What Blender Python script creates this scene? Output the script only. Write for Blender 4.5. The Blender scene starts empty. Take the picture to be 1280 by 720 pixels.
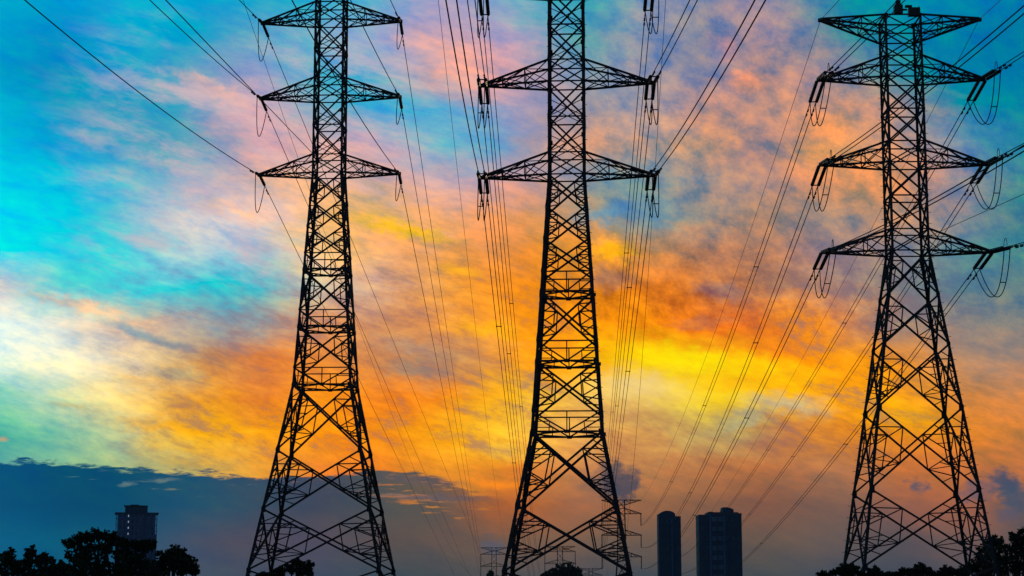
import bpy, bmesh, math, random
from mathutils import Vector, Matrix

SC = bpy.context.scene
COL = SC.collection
R = random.Random(7)

# ------------------------------------------------------------------ camera
FPX, PITCH, EYE = 2440.0, 0.158, 1.7
cam_d = bpy.data.cameras.new('camera')
cam = bpy.data.objects.new('camera', cam_d)
COL.objects.link(cam)
cam.location = (0, 0, EYE)
cam.rotation_euler = (math.pi/2 + PITCH, 0, 0)
cam_d.sensor_width = 36.0
cam_d.lens = 36.0*FPX/1280.0
cam_d.clip_start = 0.5
cam_d.clip_end = 30000
SC.camera = cam
SC.view_settings.view_transform = 'Standard'
SC.view_settings.look = 'None'
SC.view_settings.exposure = 0.0
SC.view_settings.gamma = 1.0
SC.view_settings.use_curve_mapping = False

# ------------------------------------------------------------------ sky
world = bpy.data.worlds.new('World')
SC.world = world
world.use_nodes = True
NT = world.node_tree
NT.nodes.clear()
LK = NT.links

def lin(c):
    c = c/255.0
    return c/12.92 if c <= 0.04045 else ((c+0.055)/1.055)**2.4

def setin(sock, v):
    if isinstance(v, (int, float)):
        sock.default_value = v
    elif isinstance(v, tuple):
        sock.default_value = v
    else:
        LK.new(v, sock)

def M(op, a, b=0.0, c=0.0, clamp=False):
    n = NT.nodes.new('ShaderNodeMath'); n.operation = op; n.use_clamp = clamp
    setin(n.inputs[0], a); setin(n.inputs[1], b); setin(n.inputs[2], c)
    return n.outputs[0]

def mixc(f, a, b, mode='MIX'):
    n = NT.nodes.new('ShaderNodeMix'); n.data_type = 'RGBA'; n.blend_type = mode
    setin(n.inputs[0], f); setin(n.inputs[6], a); setin(n.inputs[7], b)
    return n.outputs[2]

def mrange(v, a, b, c=0.0, d=1.0, smooth=True):
    n = NT.nodes.new('ShaderNodeMapRange')
    n.interpolation_type = 'SMOOTHSTEP' if smooth else 'LINEAR'
    n.clamp = True
    setin(n.inputs[0], v); n.inputs[1].default_value = a; n.inputs[2].default_value = b
    n.inputs[3].default_value = c; n.inputs[4].default_value = d
    return n.outputs[0]

def combine(x, y, z):
    n = NT.nodes.new('ShaderNodeCombineXYZ')
    setin(n.inputs[0], x); setin(n.inputs[1], y); setin(n.inputs[2], z)
    return n.outputs[0]

def noise(x, y, z, scale, detail=4.0, rough=0.55, dist=0.0):
    n = NT.nodes.new('ShaderNodeTexNoise'); n.noise_dimensions = '3D'
    setin(n.inputs['Vector'], combine(x, y, z))
    n.inputs['Scale'].default_value = scale; n.inputs['Detail'].default_value = detail
    n.inputs['Roughness'].default_value = rough; n.inputs['Distortion'].default_value = dist
    return n.outputs['Fac'], n.outputs['Color']

tc = NT.nodes.new('ShaderNodeTexCoord')
sep = NT.nodes.new('ShaderNodeSeparateXYZ')
LK.new(tc.outputs['Generated'], sep.inputs[0])
DX, DY, DZ = sep.outputs
# compass direction of the sky, in degrees: TH climbs from the western horizon over the zenith, AZ runs left to right
TH = M('MULTIPLY', M('ARCTAN2', DZ, DY), 180/math.pi)
AZ = M('MULTIPLY', M('ARCTAN2', DX, M('SQRT', M('ADD', M('MULTIPLY', DY, DY), M('MULTIPLY', DZ, DZ)))), 180/math.pi)

def th_of(y):   # table row -> degrees above the horizon
    return math.degrees(PITCH + math.atan((360-y)/FPX))
def az_of(x):
    return math.degrees(math.atan((x-640)/FPX))
KD = math.degrees(1/FPX)                     # degrees per table unit

# drifting of the cloud texture: clouds are streaked to the left and puffy to the right
n1, c1 = noise(AZ, M('MULTIPLY', TH, 1.7), 0.0, 0.42, 3.0, 0.55)
n2, c2 = noise(M('ADD', AZ, M('MULTIPLY', TH, 0.9)), M('MULTIPLY', TH, 2.4), 5.0, 1.3, 5.0, 0.62)
def sepc(c):
    s = NT.nodes.new('ShaderNodeSeparateColor'); LK.new(c, s.inputs[0]); return s.outputs
a1 = sepc(c1); a2 = sepc(c2)
calm = mrange(TH, th_of(690), th_of(560), 0.25, 1.0)        # the low bank is calm
def warp(base, ch1, ch2, k1, k2):
    w = M('ADD', M('MULTIPLY', M('SUBTRACT', ch1, 0.5), k1), M('MULTIPLY', M('SUBTRACT', ch2, 0.5), k2))
    return M('ADD', base, M('MULTIPLY', w, calm))
AZW = warp(AZ, a1[0], a2[0], 1.7, 1.7)
THW = warp(TH, a1[1], a2[1], 0.9, 0.9)

# long dark bank of cloud low on the left, with a ragged upper edge
ef = NT.nodes.new('ShaderNodeFloatCurve')
cv = ef.mapping.curves[0]
edge = [(-400, 566), (0, 576), (90, 579), (150, 586), (200, 590), (260, 592), (330, 597), (400, 596), (470, 589), (540, 596), (600, 618), (680, 626), (1280, 626)]
ex0, ex1 = az_of(-400), az_of(1280)
pts = [((az_of(x)-ex0)/(ex1-ex0), (th_of(y))/10.0) for x, y in edge]
cv.points[0].location = pts[0]; cv.points[1].location = pts[-1]
for p in pts[1:-1]:
    cv.points.new(*p)
ef.mapping.update()
LK.new(mrange(AZ, ex0, ex1, smooth=False), ef.inputs['Value'])
EDGE = M('MULTIPLY', ef.outputs['Value'], 10.0)
nb, cb = noise(M('MULTIPLY', AZ, 0.55), M('MULTIPLY', TH, 2.6), 2.0, 2.4, 6.0, 0.62)
nb2, _ = noise(M('MULTIPLY', AZ, 0.30), M('MULTIPLY', TH, 3.2), 8.0, 2.6, 5.0, 0.65)
below = M('SUBTRACT', EDGE, M('ADD', TH, M('MULTIPLY', M('SUBTRACT', nb, 0.5), 0.85)))
bank = mrange(below, -0.08, 0.08)
# torn lighter gaps in the first half degree under the edge
tail = mrange(AZ, az_of(430), az_of(540))
gaps = M('MULTIPLY', mrange(M('ADD', nb2, M('MULTIPLY', tail, 0.06)), 0.60, 0.68), M('MULTIPLY', mrange(below, 0.10, 0.25), mrange(M('SUBTRACT', below, M('MULTIPLY', tail, 0.5)), 0.75, 0.40)))
bank = M('SUBTRACT', bank, M('MULTIPLY', gaps, M('ADD', 0.26, M('MULTIPLY', tail, 0.4))))
leftw = mrange(AZ, az_of(655), az_of(545))
T586, T628 = th_of(588), th_of(632)
hi = M('MAXIMUM', THW, T586); lo = M('MINIMUM', THW, T628)
banked = M('ADD', M('MULTIPLY', lo, bank), M('MULTIPLY', hi, M('SUBTRACT', 1.0, bank)))
THC = M('ADD', M('MULTIPLY', banked, leftw), M('MULTIPLY', THW, M('SUBTRACT', 1.0, leftw)))

XS = list(range(0, 1281, 80))
ROWS = {
 0: [(0,164,208),(0,160,210),(0,174,213),(0,171,208),(32,169,203),(52,170,205),(102,170,205),(165,162,198),(117,170,200),(61,163,185),(134,151,178),(134,141,168),(148,141,164),(56,144,166),(4,146,173),(0,135,177),(0,130,172)],
 45: [(0,160,203),(0,150,200),(0,167,208),(2,164,203),(102,169,198),(92,173,205),(150,165,205),(198,165,182),(165,160,192),(89,161,178),(139,151,173),(139,141,161),(162,143,157),(79,141,159),(14,141,166),(0,130,169),(0,126,166)],
 90: [(0,155,200),(0,145,196),(2,164,203),(92,167,194),(150,164,198),(72,170,205),(112,173,200),(228,170,160),(210,165,172),(134,156,178),(153,151,168),(139,137,161),(172,141,142),(148,141,157),(65,146,160),(1,135,169),(0,130,168)],
 135: [(0,177,214),(0,160,200),(42,160,194),(92,165,194),(200,166,184),(112,175,200),(62,175,210),(107,177,205),(165,160,188),(167,156,164),(157,151,164),(186,147,142),(186,146,135),(204,151,125),(167,145,145),(44,140,166),(11,138,166)],
 180: [(0,187,220),(2,171,208),(72,164,195),(112,164,189),(205,164,176),(215,175,175),(190,170,190),(102,180,205),(125,160,195),(200,156,138),(200,161,140),(197,153,125),(178,141,135),(209,156,111),(190,151,135),(112,145,172),(44,142,163)],
 225: [(0,205,231),(2,190,223),(102,190,210),(150,175,200),(228,185,168),(235,185,150),(205,170,170),(195,170,180),(195,160,168),(157,156,159),(115,151,164),(172,151,142),(172,141,135),(206,151,106),(200,146,111),(145,140,155),(72,140,153)],
 270: [(0,221,235),(0,203,227),(117,197,211),(195,202,210),(220,200,195),(242,188,125),(244,184,110),(235,170,120),(232,160,105),(190,151,111),(120,151,154),(153,146,140),(176,141,120),(157,141,135),(186,146,120),(141,140,148),(62,130,146)],
 315: [(0,227,235),(2,213,227),(92,211,221),(180,210,216),(165,200,212),(235,195,140),(238,172,115),(238,165,90),(235,150,72),(223,150,57),(206,145,86),(192,135,100),(183,131,105),(155,130,134),(141,135,139),(98,140,153),(72,140,146)],
 360: [(215,208,205),(112,215,209),(72,210,217),(32,195,213),(72,190,203),(195,190,175),(222,172,135),(240,165,75),(243,150,40),(231,143,26),(223,128,33),(208,124,57),(178,126,96),(155,126,124),(131,126,129),(98,130,144),(108,133,139)],
 405: [(215,238,240),(220,225,218),(222,190,165),(165,162,165),(165,165,160),(222,158,110),(212,150,105),(232,152,75),(246,155,28),(250,155,12),(246,148,8),(238,124,25),(222,120,48),(228,140,65),(160,130,120),(150,135,130),(130,135,135)],
 450: [(238,250,232),(245,240,212),(235,215,180),(205,165,118),(218,138,80),(228,142,65),(205,140,90),(190,145,108),(240,158,50),(252,172,20),(255,212,5),(255,200,5),(252,152,10),(250,160,12),(225,145,50),(190,145,110),(175,140,120)],
 495: [(130,212,190),(205,220,180),(242,208,130),(236,165,60),(228,135,50),(243,148,25),(240,138,32),(242,150,32),(252,190,40),(242,192,85),(236,196,105),(250,215,50),(255,200,12),(255,175,8),(250,165,15),(210,140,70),(205,140,85)],
 540: [(80,182,165),(150,206,165),(205,205,148),(246,190,55),(246,166,18),(250,155,10),(246,150,18),(252,178,20),(248,190,60),(232,172,95),(215,160,90),(188,162,106),(195,140,90),(224,142,46),(228,142,27),(218,138,46),(204,133,68)],
 587: [(110,180,165),(140,190,155),(165,186,138),(220,186,100),(244,172,62),(238,142,52),(236,138,42),(238,152,45),(233,142,48),(205,138,84),(204,138,84),(195,128,78),(195,124,74),(180,124,87),(204,124,66),(204,124,68),(200,124,74)],
 632: [(6,91,131),(6,86,122),(15,86,117),(39,91,117),(62,86,107),(73,81,99),(92,93,91),(124,98,82),(182,107,57),(174,115,79),(160,111,79),(146,104,79),(138,97,80),(133,102,88),(146,102,88),(167,107,80),(106,95,95)],
 675: [(14,104,141),(14,100,132),(35,93,123),(76,89,110),(91,86,100),(93,86,99),(99,89,88),(110,93,86),(129,100,82),(129,102,84),(120,100,86),(115,95,84),(115,97,86),(111,97,93),(102,91,93),(122,98,93),(104,91,93)],
 720: [(20,104,141),(17,97,128),(51,91,117),(73,91,112),(73,86,104),(71,84,104),(72,86,95),(83,88,91),(92,91,91),(86,88,93),(77,84,91),(81,86,89),(77,86,91),(79,86,97),(74,84,97),(83,86,97),(81,86,93)],
}
AZ0, AZ1 = az_of(-60), az_of(1340)
azf = mrange(AZW, AZ0, AZ1, smooth=False)
def ramp(cols):
    n = NT.nodes.new('ShaderNodeValToRGB'); cr = n.color_ramp; cr.interpolation = 'CARDINAL'
    els = cr.elements
    els[0].position = 0.0; els[1].position = 1.0
    for x in XS[1:-1]: els.new((az_of(x)-AZ0)/(AZ1-AZ0))
    els[0].position = (az_of(0)-AZ0)/(AZ1-AZ0); els[len(XS)-1].position = (az_of(1280)-AZ0)/(AZ1-AZ0)
    for e, c in zip(els, cols): e.color = (lin(c[0]), lin(c[1]), lin(c[2]), 1)
    LK.new(azf, n.inputs[0])
    return n.outputs[0]
ys = sorted(ROWS, reverse=True)
sky = ramp(ROWS[ys[0]])
for yb, ya in zip(ys[:-1], ys[1:]):
    sky = mixc(mrange(THC, th_of(yb), th_of(ya), smooth=False), sky, ramp(ROWS[ya]))

# single clouds: (x, y, half width, half height, tilt deg, colour, strength)
PUFFS = [
 (268,112,55,12,24,(232,182,172),0.75),(110,172,38,9,20,(170,175,195),0.4),(205,205,60,9,18,(190,175,190),0.45),
 (250,285,75,20,14,(222,212,208),0.5),(298,262,45,10,20,(245,195,150),0.6),
 (505,287,62,9,12,(255,196,15),0.85),(575,338,30,7,10,(255,186,20),0.6),(605,412,45,12,6,(255,184,10),0.7),
 (765,312,28,14,5,(255,182,15),0.9),(545,60,55,16,20,(238,172,150),0.5),(935,102,26,14,0,(238,155,115),0.7),
 (905,60,18,20,40,(215,150,150),0.5),(895,75,16,22,-20,(105,128,175),0.5),(800,265,42,22,0,(112,150,180),0.55),
 (750,268,34,12,-12,(100,160,190),0.6),(205,428,42,7,14,(120,140,160),0.75),(165,413,28,7,22,(95,160,185),0.6),
 (225,468,34,9,8,(165,160,135),0.6),(520,463,45,9,4,(150,142,128),0.55),(505,432,50,9,10,(178,148,130),0.55),
 (100,382,70,8,14,(246,188,150),0.6),(90,508,26,5,10,(190,175,125),0.5),(245,535,90,9,4,(255,180,10),0.6),
 (868,450,85,17,7,(255,232,0),0.85),(965,462,55,18,8,(255,212,0),0.6),(1125,516,55,22,8,(255,186,5),0.7),
 (985,505,52,13,8,(192,180,150),0.75),(930,522,40,14,-14,(172,172,140),0.75),(790,482,55,18,4,(242,212,140),0.75),
 (1000,405,45,30,20,(255,160,10),0.55),(760,347,30,16,0,(140,120,120),0.5),(880,402,40,9,-5,(190,120,85),0.6),(905,365,34,12,10,(140,122,128),0.55),
 (1030,160,34,18,0,(240,158,100),0.7),(1020,190,30,12,0,(245,165,95),0.6),(1050,225,70,24,0,(232,155,110),0.5),
 (762,598,16,22,-10,(84,84,96),0.88),(782,608,15,20,10,(76,80,96),0.88),(748,606,20,22,0,(120,100,98),0.5),(725,628,24,8,0,(150,108,88),0.4),
 (1252,606,20,15,38,(70,88,112),0.86),(1268,622,22,14,30,(76,90,112),0.85),(1145,608,11,10,0,(82,92,112),0.8),(1215,615,22,12,-30,(90,95,118),0.7),
 (1262,643,16,10,0,(95,95,118),0.6),(630,563,40,12,6,(255,208,80),0.5),(625,606,40,6,4,(255,150,25),0.75),
 (617,683,16,14,0,(85,100,125),0.5),(3,549,7,4,0,(215,165,120),0.7),(160,605,8,3,0,(120,145,140),0.6),(207,600,20,2.5,0,(130,145,135),0.55),(505,620,45,2,3,(190,140,105),0.5),
 (545,622,60,5,2,(112,98,102),0.8),(520,600,55,7,5,(98,92,100),0.75),
]
npx, cpx = noise(AZ, M('MULTIPLY', TH, 1.3), 3.0, 2.2, 5.0, 0.6)
apx = sepc(cpx)
PAZ = M('ADD', AZ, M('MULTIPLY', M('SUBTRACT', apx[0], 0.5), 1.3))
PTH = M('ADD', TH, M('MULTIPLY', M('SUBTRACT', apx[1], 0.5), 0.95))
for (x, y, rx, ry, rot, c, s) in PUFFS:
    k = 0.55 if ry < 8 else 1.0
    px = PAZ if ry >= 8 else M('ADD', AZ, M('MULTIPLY', M('SUBTRACT', apx[0], 0.5), 0.8))
    py = PTH if ry >= 8 else M('ADD', TH, M('MULTIPLY', M('SUBTRACT', apx[1], 0.5), 0.3))
    dx = M('SUBTRACT', px, az_of(x)); dy = M('SUBTRACT', py, th_of(y))
    ca, sa = math.cos(math.radians(-rot)), math.sin(math.radians(-rot))
    ex = M('DIVIDE', M('ADD', M('MULTIPLY', dx, ca), M('MULTIPLY', dy, sa)), rx*KD*1.5)
    ey = M('DIVIDE', M('SUBTRACT', M('MULTIPLY', dy, ca), M('MULTIPLY', dx, sa)), ry*KD*1.5)
    d = M('SQRT', M('ADD', M('MULTIPLY', ex, ex), M('MULTIPLY', ey, ey)))
    hard = s >= 0.84 and c[2] > c[0]
    f = mrange(d, 1.0, 0.35 if hard else 0.1, 0.0, s)
    sky = mixc(f, sky, (lin(c[0]), lin(c[1]), lin(c[2]), 1))

# wisps: lit crests and grey hollows in the cloud sheet, streaked on the left, in puffs on the right
across = M('ADD', TH, M('MULTIPLY', AZ, 0.30)); along_ = M('SUBTRACT', AZ, M('MULTIPLY', TH, 0.30))
nw, _ = noise(M('MULTIPLY', along_, 0.42), M('MULTIPLY', across, 1.1), 11.0, 1.5, 9.0, 0.68, 0.15)
nm, _ = noise(M('ADD', AZ, M('MULTIPLY', TH, 0.3)), M('MULTIPLY', TH, 1.15), 21.0, 1.15, 9.0, 0.66, 0.06)
rightw = M('MULTIPLY', mrange(AZ, az_of(560), az_of(800)), mrange(TH, th_of(480), th_of(370)))
nn = M('ADD', M('MULTIPLY', nw, M('SUBTRACT', 1.0, rightw)), M('MULTIPLY', nm, rightw))
nf, _ = noise(M('MULTIPLY', along_, 0.8), across, 41.0, 4.2, 5.0, 0.7, 0.1)
nn = M('ADD', mrange(nn, 0.33, 0.67, -1.0, 1.0, smooth=False), M('MULTIPLY', M('SUBTRACT', nf, 0.5), 0.6))
amp = M('MULTIPLY', mrange(TH, th_of(650), th_of(540), 0.36, 1.0), M('ADD', 0.75, M('MULTIPLY', rightw, 0.45)))
heart = mrange(M('SQRT', M('ADD', M('POWER', M('DIVIDE', M('SUBTRACT', AZ, az_of(850)), 4.2), 2.0), M('POWER', M('DIVIDE', M('SUBTRACT', TH, th_of(468)), 1.5), 2.0))), 0.4, 1.1, 0.35, 1.0)
wv = M('MULTIPLY', M('MULTIPLY', nn, amp), heart)
cool = combine(M('ADD', 1.0, M('MULTIPLY', wv, 0.50)), M('ADD', 1.0, M('MULTIPLY', wv, 0.23)), M('ADD', 1.0, M('MULTIPLY', wv, -0.08)))
hot = combine(M('ADD', 1.0, M('MULTIPLY', wv, 0.34)), M('ADD', 1.0, M('MULTIPLY', wv, 0.45)), M('ADD', 1.0, M('MULTIPLY', wv, 0.1)))
hotw = M('MULTIPLY', M('MULTIPLY', mrange(TH, th_of(270), th_of(400)), mrange(TH, th_of(600), th_of(560))), M('MULTIPLY', mrange(AZ, az_of(1280), az_of(1050)), mrange(AZ, az_of(40), az_of(290))))
sky = mixc(1.0, sky, mixc(hotw, cool, hot), 'MULTIPLY')
core = mrange(M('ABSOLUTE', M('SUBTRACT', AZ, az_of(835))), 1.6, 4.2)
sky = mixc(M('MULTIPLY', M('MULTIPLY', mrange(wv, -0.05, -0.85), 0.48), M('MULTIPLY', hotw, core)), sky, (lin(165), lin(138), lin(126), 1))
# thin rosy veils drawn over the blue on the left
nv, _ = noise(M('MULTIPLY', along_, 0.30), M('MULTIPLY', across, 0.95), 31.0, 1.05, 8.0, 0.66, 0.2)
veil = M('MULTIPLY', M('MULTIPLY', mrange(nv, 0.47, 0.72), mrange(AZ, az_of(20), az_of(230))),
         M('MULTIPLY', mrange(AZ, az_of(640), az_of(440)), M('MULTIPLY', mrange(TH, th_of(370), th_of(330)), mrange(TH, th_of(-10), th_of(110)))))
sky = mixc(M('MULTIPLY', veil, 0.75), sky, (lin(222), lin(188), lin(190), 1))

hs = NT.nodes.new('ShaderNodeHueSaturation'); hs.inputs['Saturation'].default_value = 1.0
LK.new(sky, hs.inputs['Color'])
gm = NT.nodes.new('ShaderNodeGamma'); gm.inputs[1].default_value = 1.10; LK.new(hs.outputs[0], gm.inputs[0])
sky = gm.outputs[0]

# the dome overhead and behind, away from the sunset: clear dusk sky
nish = NT.nodes.new('ShaderNodeTexSky')
nish.sky_type = 'NISHITA'
nish.sun_disc = False
nish.sun_elevation = math.radians(2.0)
nish.sun_rotation = math.radians(4.0)
nish.air_density = 1.0; nish.dust_density = 1.0
back = mixc(1.0, nish.outputs[0], (0.05, 0.05, 0.055, 1), 'MULTIPLY')
back = mixc(mrange(TH, 90.0, 150.0), back, (0.026, 0.05, 0.10, 1))
sky = mixc(mrange(TH, 19.0, 42.0), sky, back)
bg = NT.nodes.new('ShaderNodeBackground')
bg.inputs[1].default_value = 1.07
world.cycles.sampling_method = 'MANUAL'
world.cycles.sample_map_resolution = 256
LK.new(sky, bg.inputs[0])
wo = NT.nodes.new('ShaderNodeOutputWorld')
LK.new(bg.outputs[0], wo.inputs[0])

# ------------------------------------------------------------------ sun: low behind the far clouds
sun_d = bpy.data.lights.new('sun', 'SUN')
sun_d.energy = 0.12
sun_d.angle = math.radians(3)
sun_d.color = (1.0, 0.72, 0.42)
sun = bpy.data.objects.new('sun', sun_d)
COL.objects.link(sun)
sd = Vector((math.sin(math.radians(4)), math.cos(math.radians(4)), math.tan(math.radians(4))))
sun.rotation_euler = sd.to_track_quat('Z', 'Y').to_euler()

# ------------------------------------------------------------------ helpers
def at(px, py, Y):
    """world point at distance Y ahead that stands in the given direction"""
    el = PITCH + math.atan((360-py)/FPX)
    z = Y*math.tan(el)
    d = Y*math.cos(PITCH) + z*math.sin(PITCH)
    return Vector(((px-640)/FPX*d, Y, EYE+z))
def proj(P):
    x, y, z = P.x, P.y, P.z-EYE
    c, s = math.cos(PITCH), math.sin(PITCH)
    d = y*c+z*s
    if d < 1: return None
    return (640+FPX*x/d, 360-FPX*(z*c-y*s)/d)

def mat(name, base, rough=0.6, var=0.25, scale=3.0, metal=0.0, second=None, stretch=(1,1,1), bump=0.0, spec=0.3):
    m = bpy.data.materials.new(name); m.use_nodes = True
    nt = m.node_tree; b = nt.nodes['Principled BSDF']
    tcn = nt.nodes.new('ShaderNodeTexCoord'); mp = nt.nodes.new('ShaderNodeMapping')
    mp.inputs['Scale'].default_value = stretch
    nt.links.new(tcn.outputs['Object'], mp.inputs[0])
    nz = nt.nodes.new('ShaderNodeTexNoise'); nz.inputs['Scale'].default_value = scale; nz.inputs['Detail'].default_value = 5
    nt.links.new(mp.outputs[0], nz.inputs['Vector'])
    cr = nt.nodes.new('ShaderNodeValToRGB')
    lo = tuple(max(0, c*(1-var)) for c in base)+(1,)
    hi = tuple(c*(1+var) for c in (second or base))+(1,)
    cr.color_ramp.elements[0].position = 0.3; cr.color_ramp.elements[0].color = lo
    cr.color_ramp.elements[1].position = 0.7; cr.color_ramp.elements[1].color = hi
    nt.links.new(nz.outputs['Fac'], cr.inputs[0]); nt.links.new(cr.outputs[0], b.inputs['Base Color'])
    b.inputs['Specular IOR Level'].default_value = spec
    b.inputs['Roughness'].default_value = rough; b.inputs['Metallic'].default_value = metal
    if bump:
        bp = nt.nodes.new('ShaderNodeBump'); bp.inputs['Strength'].default_value = bump
        nt.links.new(nz.outputs['Fac'], bp.inputs['Height']); nt.links.new(bp.outputs[0], b.inputs['Normal'])
    return m

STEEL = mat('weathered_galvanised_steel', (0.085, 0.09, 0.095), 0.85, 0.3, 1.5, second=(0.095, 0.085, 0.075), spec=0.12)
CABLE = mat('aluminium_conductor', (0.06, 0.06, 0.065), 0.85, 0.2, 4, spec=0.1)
PORC = mat('brown_porcelain', (0.05, 0.035, 0.03), 0.35, 0.2, 6)
FITT = mat('forged_fitting', (0.07, 0.07, 0.07), 0.55, 0.2, 8)
CONC = mat('footing_concrete', (0.28, 0.27, 0.25), 0.9, 0.25, 4, bump=0.3)
LEAFS = [mat('leaf_%s' % n, c, 0.6, 0.5, 0.9, second=d) for n, c, d in (
    ('dark', (0.035, 0.055, 0.02), (0.045, 0.065, 0.022)), ('mid', (0.045, 0.07, 0.025), (0.055, 0.075, 0.03)), ('olive', (0.05, 0.06, 0.03), (0.06, 0.065, 0.03)))]
BARK = mat('bark', (0.08, 0.06, 0.045), 0.9, 0.4, 6, stretch=(1, 1, 0.2), bump=0.5)
SOIL = mat('grass_and_soil', (0.05, 0.06, 0.025), 0.95, 0.4, 0.15, second=(0.08, 0.07, 0.04))

def link(name, me, m, parent=None):
    o = bpy.data.objects.new(name, me); COL.objects.link(o)
    if m is not None:
        for mm in (m if isinstance(m, (list, tuple)) else [m]): me.materials.append(mm)
    if parent is not None: o.parent = parent
    return o
class MB:
    def __init__(s): s.v = []; s.f = []; s.mi = []
    def add(s, vs, fs, mi=0):
        b = len(s.v); s.v += [tuple(v) for v in vs]; s.f += [tuple(i+b for i in f) for f in fs]; s.mi += [mi]*len(fs)
    def bar(s, a, b, w, h=None):
        a = Vector(a); b = Vector(b); d = b-a
        if d.length < 1e-4: return
        d.normalize(); up = Vector((0, 0, 1)) if abs(d.z) < 0.95 else Vector((1, 0, 0))
        x = d.cross(up).normalized(); y = x.cross(d)
        h = h or w
        x *= w/2; y *= h/2
        vs = [a-x-y, a+x-y, a+x+y, a-x+y, b-x-y, b+x-y, b+x+y, b-x+y]
        s.add(vs, [(3,2,1,0),(4,5,6,7),(0,1,5,4),(1,2,6,5),(2,3,7,6),(3,0,4,7)])
    def angle(s, a, b, dx, dy, w, t):   # L section, flanges along dx and dy
        a = Vector(a); b = Vector(b); dx = Vector(dx); dy = Vector(dy)
        pr = [(0,0),(w,0),(w,t),(t,t),(t,w),(0,w)]
        vs = [a+dx*p+dy*q for p, q in pr]+[b+dx*p+dy*q for p, q in pr]
        s.add(vs, [(5,4,3,2,1,0),(6,7,8,9,10,11)]+[(i,(i+1)%6,(i+1)%6+6,i+6) for i in range(6)])
    def box(s, c, sx, sy, sz, rz=0):
        M4 = Matrix.Rotation(rz, 3, 'Z'); c = Vector(c)
        vs = [c+M4 @ Vector((x*sx/2, y*sy/2, z*sz/2)) for z in (-1,1) for x, y in ((-1,-1),(1,-1),(1,1),(-1,1))]
        s.add(vs, [(3,2,1,0),(4,5,6,7),(0,1,5,4),(1,2,6,5),(2,3,7,6),(3,0,4,7)])
    def tube(s, pts, rad, n=6, cap=True):
        rings = []
        pts = [Vector(p) for p in pts]
        for i, p in enumerate(pts):
            d = (pts[min(i+1, len(pts)-1)]-pts[max(i-1, 0)]).normalized()
            up = Vector((0, 0, 1)) if abs(d.z) < 0.95 else Vector((1, 0, 0))
            x = d.cross(up).normalized(); y = x.cross(d)
            r = rad[i] if isinstance(rad, (list, tuple)) else rad
            rings.append([p+x*r*math.cos(2*math.pi*k/n)+y*r*math.sin(2*math.pi*k/n) for k in range(n)])
        fs = []
        for i in range(len(pts)-1):
            for k in range(n):
                fs.append((i*n+k, i*n+(k+1) % n, (i+1)*n+(k+1) % n, (i+1)*n+k))
        if cap:
            fs.append(tuple(range(n-1, -1, -1))); fs.append(tuple((len(pts)-1)*n+k for k in range(n)))
        s.add([v for r in rings for v in r], fs)
    def build(s, name, m, parent=None, smooth=False):
        me = bpy.data.meshes.new(name); me.from_pydata(s.v, [], s.f)
        if any(s.mi): me.polygons.foreach_set('material_index', s.mi)
        if smooth: me.polygons.foreach_set('use_smooth', [True]*len(me.polygons))
        me.update()
        return link(name, me, m, parent)
def tag(o, label, cat, group=None):
    o['label'] = label; o['category'] = cat
    if group: o['group'] = group
    return o
def thing(name, label, cat, loc=(0,0,0), rz=0.0, group=None):
    o = bpy.data.objects.new(name, None); COL.objects.link(o)
    o.empty_display_size = 0.5
    o.location = loc; o.rotation_euler = (0, 0, rz)
    return tag(o, label, cat, group)

# ------------------------------------------------------------------ ground
def gz(y):
    t = min(1, max(0, (y-210)/330.0)); t = t*t*(3-2*t)
    return -11.0*t
def ground():
    xs = [-2250,-1500,-600,-300]+list(range(-200,201,20))+[300,600,1500,2250]
    yl = [-280,-200]+list(range(-100,701,20))+[800,1000,1390]
    v = []; f = []
    for y in yl:
        for x in xs:
            near = abs(x) < 300 and -100 < y < 700
            v.append((x, y, gz(y)+(R.uniform(-0.12, 0.05) if near else 0)))
    n = len(xs)
    for j in range(len(yl)-1):
        for i in range(n-1):
            f.append((j*n+i, j*n+i+1, (j+1)*n+i+1, (j+1)*n+i))
    me = bpy.data.meshes.new('ground'); me.from_pydata(v, [], f)
    o = link('ground', me, SOIL); o['kind'] = 'structure'
ground()

# ------------------------------------------------------------------ lattice pylons
def lerp(a, b, t): return a+(b-a)*t
def Wfun(prof):
    def w(z):
        for (z0, w0), (z1, w1) in zip(prof[:-1], prof[1:]):
            if z0 >= z >= z1: return lerp(w0, w1, (z0-z)/(z0-z1))
        return prof[-1][1] if z < prof[-1][0] else prof[0][1]
    return w
FACES = [(-1,-1,1,-1), (1,-1,1,1), (1,1,-1,1), (-1,1,-1,-1)]

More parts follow.
